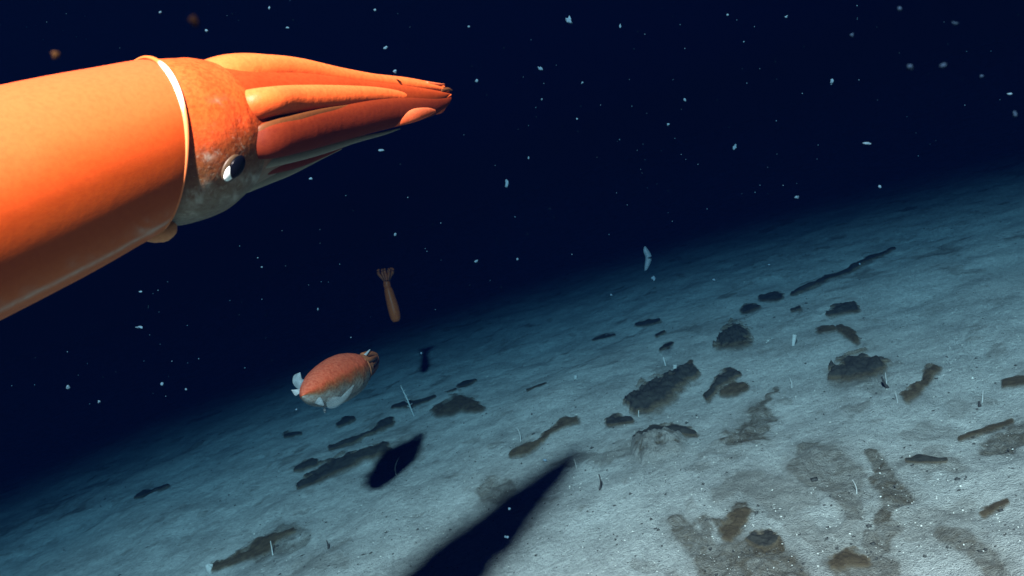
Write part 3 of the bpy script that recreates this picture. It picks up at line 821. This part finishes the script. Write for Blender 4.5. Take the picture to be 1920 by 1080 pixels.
def sea_pen():
    base = GT(777, 779); root = empty('sea_pen', base)
    tag(root, 'thin white sea pen with short side branches standing on the mud below the squids', 'sea pen')
    d = -w2c(base)[2]
    part('stalk', [(777,781,1.1,d),(770,765,1.3,d),(764,750,1.4,d),(757,735,1.0,d),(751,722,.5,d)], M_tube, root, n=10, m=40, lump=.15)
    for k in range(11):
        t = .12+k*.075
        x, y = 777-26*t, 779-57*t
        s = 1 if k % 2 else -1
        L = 7*(1-.5*t)+rnd.uniform(-1, 2)
        part('branch', [(x, y, .8, d), (x+s*L*.6, y-1.5, .7, d-s*.01), (x+s*L, y-3, .45, d-s*.02)], M_tube, root, n=6, m=8)
sea_pen()

def lumpy(seed, sub=2, amp=.45, lobes=1):
    import bmesh
    bm = bmesh.new()
    r = random.Random(seed)
    for l in range(lobes):
        off = Vector((r.uniform(-.9, .9), r.uniform(-.9, .9), r.uniform(-.5, .5))) if l else Vector()
        s = r.uniform(.4, .8) if l else 1
        res = bmesh.ops.create_icosphere(bm, subdivisions=sub, radius=s)
        for v in res['verts']:
            v.co += off
    bm.verts.ensure_lookup_table()
    V = np.array([v.co[:] for v in bm.verts]); Fc = [tuple(x.index for x in f.verts) for f in bm.faces]
    bm.free()
    n = fbm(V[:, 0]*1.7+seed, V[:, 1]*1.7, V[:, 2]*1.7+seed*.3, 3)
    V = V*(1+amp*n)[:, None]
    return V, Fc

# white knob at the end of the brown spindle clump
def knob():
    g = GT(392, 1066); d = -w2c(g)[2]
    V, Fc = lumpy(5, 3, .35, 3)
    V = V*np.array([7, 6, 9])/F_PX*d
    tag(mk('shell_fragment', V+g+np.array([0, 0, .012]), Fc, M_tube, origin=g), 'white rounded shell fragment at the left end of the brown spindle clump', 'shell fragment')
knob()

# ------------------------------------------------------------------ drifting things in the water
def flake(px, py, rx, ry, depth, label, mat=M_snow, grp=None, lobes=3, sub=2, name='snow_flake', cat='marine snow', seed=None, ang=None):
    V, Fc = lumpy(rnd.randint(0, 9999) if seed is None else seed, sub, .5, lobes)
    a = rnd.uniform(0, 3.14) if ang is None else ang
    V = V*np.array([rx, ry, min(rx, ry)])*.62
    x = V[:, 0]*math.cos(a)-V[:, 1]*math.sin(a); y = V[:, 0]*math.sin(a)+V[:, 1]*math.cos(a)
    c = np.stack([(px-960+x)/F_PX*depth, (540-py+y)/F_PX*depth, -depth+V[:, 2]/F_PX*depth], -1)
    o = mk(name, c2w(c), Fc, mat, origin=P(px, py, depth))
    tag(o, label, cat, grp)
SG = 'marine snow drifting in the water'
BIG = [
 (1068,40,9,5,1.6,'largest pale snow flake with a ragged tail near the top, right of centre',4,2.2),
 (951,345,6,10,2.0,'upright striped pale flake right of the big squid, below its arm tips',4,0),
 (1225,521,6,6,2.6,'round pale flake just under the translucent drifter',4,0),
 (1013,129,6,5,1.8,'heart shaped pale flake high in the dark water right of the arm tips',3,0),
 (1376,277,4,7,2.0,'short upright bright flake in the dark middle right',3,0),
 (1493,370,6,5,1.6,'bright warm flake just above the dark edge of the seabed at right',3,0),
 (1163,49,3,6,1.8,'slim upright flake right of the largest ragged flake',2,0),
 (741,134,6,5,1.1,'yellowish flake touching the top outline of the big squid arms',3,0),
 (722,90,5,4,1.2,'small round flake above the arms of the big squid',3,0),
 (1597,66,5,6,.62,'blurred bluish flake near the top, left one of the blurry pair',2,0),
 (1560,152,4,7,1.5,'upright blue white flake in the upper right dark',3,0),
 (1687,17,6,6,.48,'soft round blurred flake at the top edge right of centre',2,0),
 (1792,44,7,5,.45,'soft blurred flake near the top right corner',2,0),
 (1706,125,7,7,.42,'faint blurred disc flake left of a larger faint one at right',2,0),
 (1768,123,9,7,.40,'largest faint blurred disc flake at upper right',2,0),
 (1840,143,5,5,.60,'small blurred flake between the faint discs and the right edge',2,0),
 (1894,176,7,4,.8,'bright flake near the right edge, upper of two',2,0),
 (1903,215,6,6,.50,'blue blurred flake near the right edge, lower of two',2,0),
 (1625,269,8,4,.9,'wide faint flake above the far right slope',3,0),
 (1650,350,4,5,1.3,'small flake hovering over the dark edge of the slope at right',2,0),
 (583,335,5,3,1.6,'bright flat flake under the head of the big squid',2,0),
 (741,440,4,5,1.7,'bright three cornered flake above the far dim squid',2,0),
 (893,490,6,4,1.9,'faint smudge flake right of the far dim squid',3,0),
 (715,282,7,4,1.4,'faint smudge flake below the arms of the big squid',2,0),
 (970,486,3,4,1.9,'small bright flake left of the translucent drifter, far from it',2,0),
 (491,501,3,3,1.5,'small bright flake below the head of the big squid',2,0),
 (262,613,8,3,1.3,'short flat flake below the mantle of the big squid',3,0),
 (128,725,5,6,1.1,'bright blue flake in the dark at far left',2,0),
 (304,720,5,5,1.4,'bright round flake in the dark left of the small squid',2,0),
 (349,730,3,4,1.4,'small flake, lower right neighbour of the bright round one',2,0),
 (186,753,4,3,1.2,'faint wide flake near the dark edge at far left',2,0),
 (264,547,4,3,1.3,'small blue flake in the dark under the big mantle',2,0),
 (596,580,3,4,1.9,'small flake left of the far dim squid',2,0),
 (539,52,5,3,1.3,'bright triangular flake above the head of the big squid',2,0),
 (387,58,4,4,1.0,'yellowish flake above the back of the big squid',2,0),
 (300,23,3,3,.9,'small dot flake near the top left, above the mantle rim',2,0),
 (505,15,3,4,1.1,'blue dot flake at the top edge above the squid head',2,0),
 (879,50,4,3,1.6,'bright dot flake near the top, right of the squid arms',2,0),
 (894,151,4,5,1.6,'hazy upright flake just right of the arm tips',2,0),
 (1016,186,3,3,1.8,'clear white dot flake below the heart shaped one',2,0),
 (1092,155,3,3,1.8,'small flake right of the heart shaped one',2,0),
 (1082,223,3,3,1.8,'small round flake lower right of the clear white dot',2,0),
 (1253,233,4,3,1.8,'flat bright flake in the middle of the dark water',2,0),
 (1284,187,4,5,1.8,'hazy blue flake above the flat bright one',2,0),
 (991,296,2.5,4,2.0,'slim flake upper right of the striped flake',2,0),
 (1146,553,4,3,2.5,'tiny bright flake just above the dark edge, left of the translucent drifter',2,0),
 (1338,524,4,3,2.4,'white flake hovering over the slope right of the translucent drifter',2,0),
 (1442,496,3,3,2.4,'white dot flake above the end of the long far ridge',2,0),
 (1612,495,3,3,2.4,'brightest white dot flake over the long far ridge',2,0),
 (955,954,5,4,1.3,'pale flake hanging in front of the big shadow, upper one',3,0),
 (951,1007,5,4,1.2,'pale flake hanging in front of the big shadow, lower one',3,0),
 (1022,863,5,4,1.5,'pale flake at the upper end of the big shadow',3,0),
 (117,767,0,0,0,'',0,0),
 (556,768,3,3,1.9,'small grey flake just left of the tail fins of the small squid',2,0),
 (790,662,3,4,2.4,'small upright flake over the dark edge right of the small squid',2,0),
 (1474,32,4,3,1.4,'small flat flake near the top, left of the blurred pair',2,0),
 (1364,28,3,3,1.5,'faint dot flake near the top in the right half',2,0),
 (703,19,4,3,1.3,'slanted small flake near the top above the arms',2,0),
]
for px, py, rx, ry, d, lab, lobes, an in BIG:
    if d: flake(px, py, rx, ry, d, lab, grp=SG, lobes=lobes, ang=an, mat=M_snow_dim if d < .7 else M_snow)
flake(105, 103, 9, 10, .27, 'large blurred orange brown blob floating above the mantle of the big squid', mat=M_snow_warm, grp=SG, lobes=2, ang=.4, sub=3)
flake(365, 40, 12, 14, .22, 'very faint blurred brown disc at the top above the squid head', mat=plain('murk_brown', (.0040, .0026, .0020), 1.0, 0.0), grp=SG, lobes=1, ang=.4, sub=3)
k = 0
while k < 205:
    px, py = rnd.uniform(0, 1920), rnd.uniform(0, 760)
    if py > 560-.32*(px-960)-20: continue
    if px < 860 and 95 < py < 620-.5*px+60 and py < 620: continue
    if 700 < px < 770 and 490 < py < 615: continue
    if 540 < px < 720 and py > 640: continue
    if any(math.hypot(px-b[0], py-b[1]) < 18 for b in BIG): continue
    r = rnd.choice([.7, .8, .9, 1.1, 1.4, 1.8])
    flake(px, py, r, r*rnd.uniform(.7, 1.5), rnd.uniform(1.5, 3.0), 'tiny dim speck of marine snow in the dark open water', grp='tiny specks of marine snow', lobes=1, sub=1)
    k += 1

# translucent drifter
def drifter():
    d = 3.0
    V, Fc, be, al = tube([(1209,462,1.5,d),(1211,470,5,d),(1216,482,6,d),(1214,494,5,d),(1211,504,3,d),(1209,507,1,d)], 20, 40, .8)
    tag(mk('jelly_drifter', V, Fc, M_glass, attrs={'belly': be, 'pale': be*0}), 'blue translucent curved drifter hanging upright over the edge of the slope', 'jelly animal')
drifter()

# ------------------------------------------------------------------ grit: uncountable
def grit(name, n, mat, smin, smax, seed, rmax=7.0, squash=.6):
    g = np.random.default_rng(seed)
    base, bf = [], []
    V = np.array([[1, 0, 0], [-1, 0, 0], [0, 1, 0], [0, -1, 0], [0, 0, 1], [0, 0, -1]], float)
    Fo = np.array([[0, 2, 4], [2, 1, 4], [1, 3, 4], [3, 0, 4], [2, 0, 5], [1, 2, 5], [3, 1, 5], [0, 3, 5]])
    a = g.uniform(-.75, .75, n)
    r = 1.9*np.exp(g.random(n)**1.25*math.log(rmax/1.9))
    x, y = np.sin(a)*r, np.cos(a)*r
    px, py, dd = proj(np.stack([x, y, 0*x], -1))
    s = (g.uniform(smin, smax, n)*(0.6+g.random(n)**4*1.6))
    z = terrain(x, y)+s*.4
    A = g.uniform(0, 6.28, n); sx = g.uniform(.5, 1.6, (n, 3)); sx[:, 2] *= squash
    VV = V[None]*sx[:, None]*s[:, None, None]*g.uniform(.7, 1.3, (n, 6, 1))
    c, q = np.cos(A)[:, None], np.sin(A)[:, None]
    X = VV[..., 0]*c-VV[..., 1]*q+x[:, None]; Y = VV[..., 0]*q+VV[..., 1]*c+y[:, None]; Z = VV[..., 2]+z[:, None]
    P_ = np.stack([X, Y, Z], -1).reshape(-1, 3)
    FF = (Fo[None]+6*np.arange(n)[:, None, None]).reshape(-1, 3)
    tag(mk(name, P_, FF, mat, origin=(0, 0, 0), smooth=False), kind='stuff')
grit('shell_grit', 12000, M_grit, .0008, .0019, 3)
grit('dark_grit', 5000, M_gritd, .0012, .0034, 4)
grit('mud_crumbs', 700, M_gritd, .002, .0055, 5, 9.0, .4)

# ------------------------------------------------------------------ the water itself
def water():
    x0, x1, y0, y1, z0, z1 = -110, 110, -110, 110, -1.5, 6.0
    V = [(x, y, z) for x in (x0, x1) for y in (y0, y1) for z in (z0, z1)]
    Fc = [(0, 1, 3, 2), (4, 6, 7, 5), (0, 4, 5, 1), (2, 3, 7, 6), (0, 2, 6, 4), (1, 5, 7, 3)]
    m = bpy.data.materials.new('sea_water'); m.use_nodes = True
    nt = m.node_tree; nt.nodes.clear()
    out = nt.nodes.new('ShaderNodeOutputMaterial'); pv = nt.nodes.new('ShaderNodeVolumePrincipled')
    pv.inputs['Density'].default_value = 0.22
    pv.inputs['Color'].default_value = (0.0004, 0.0024, 0.0135, 1)
    pv.inputs['Absorption Color'].default_value = (0.0016, 0.47, 0.83, 1)
    pv.inputs['Anisotropy'].default_value = 0.0
    nt.links.new(pv.outputs[0], out.inputs['Volume'])
    tag(mk('haze', V, Fc, m, origin=(0, 0, 0), smooth=False), kind='stuff')
water()
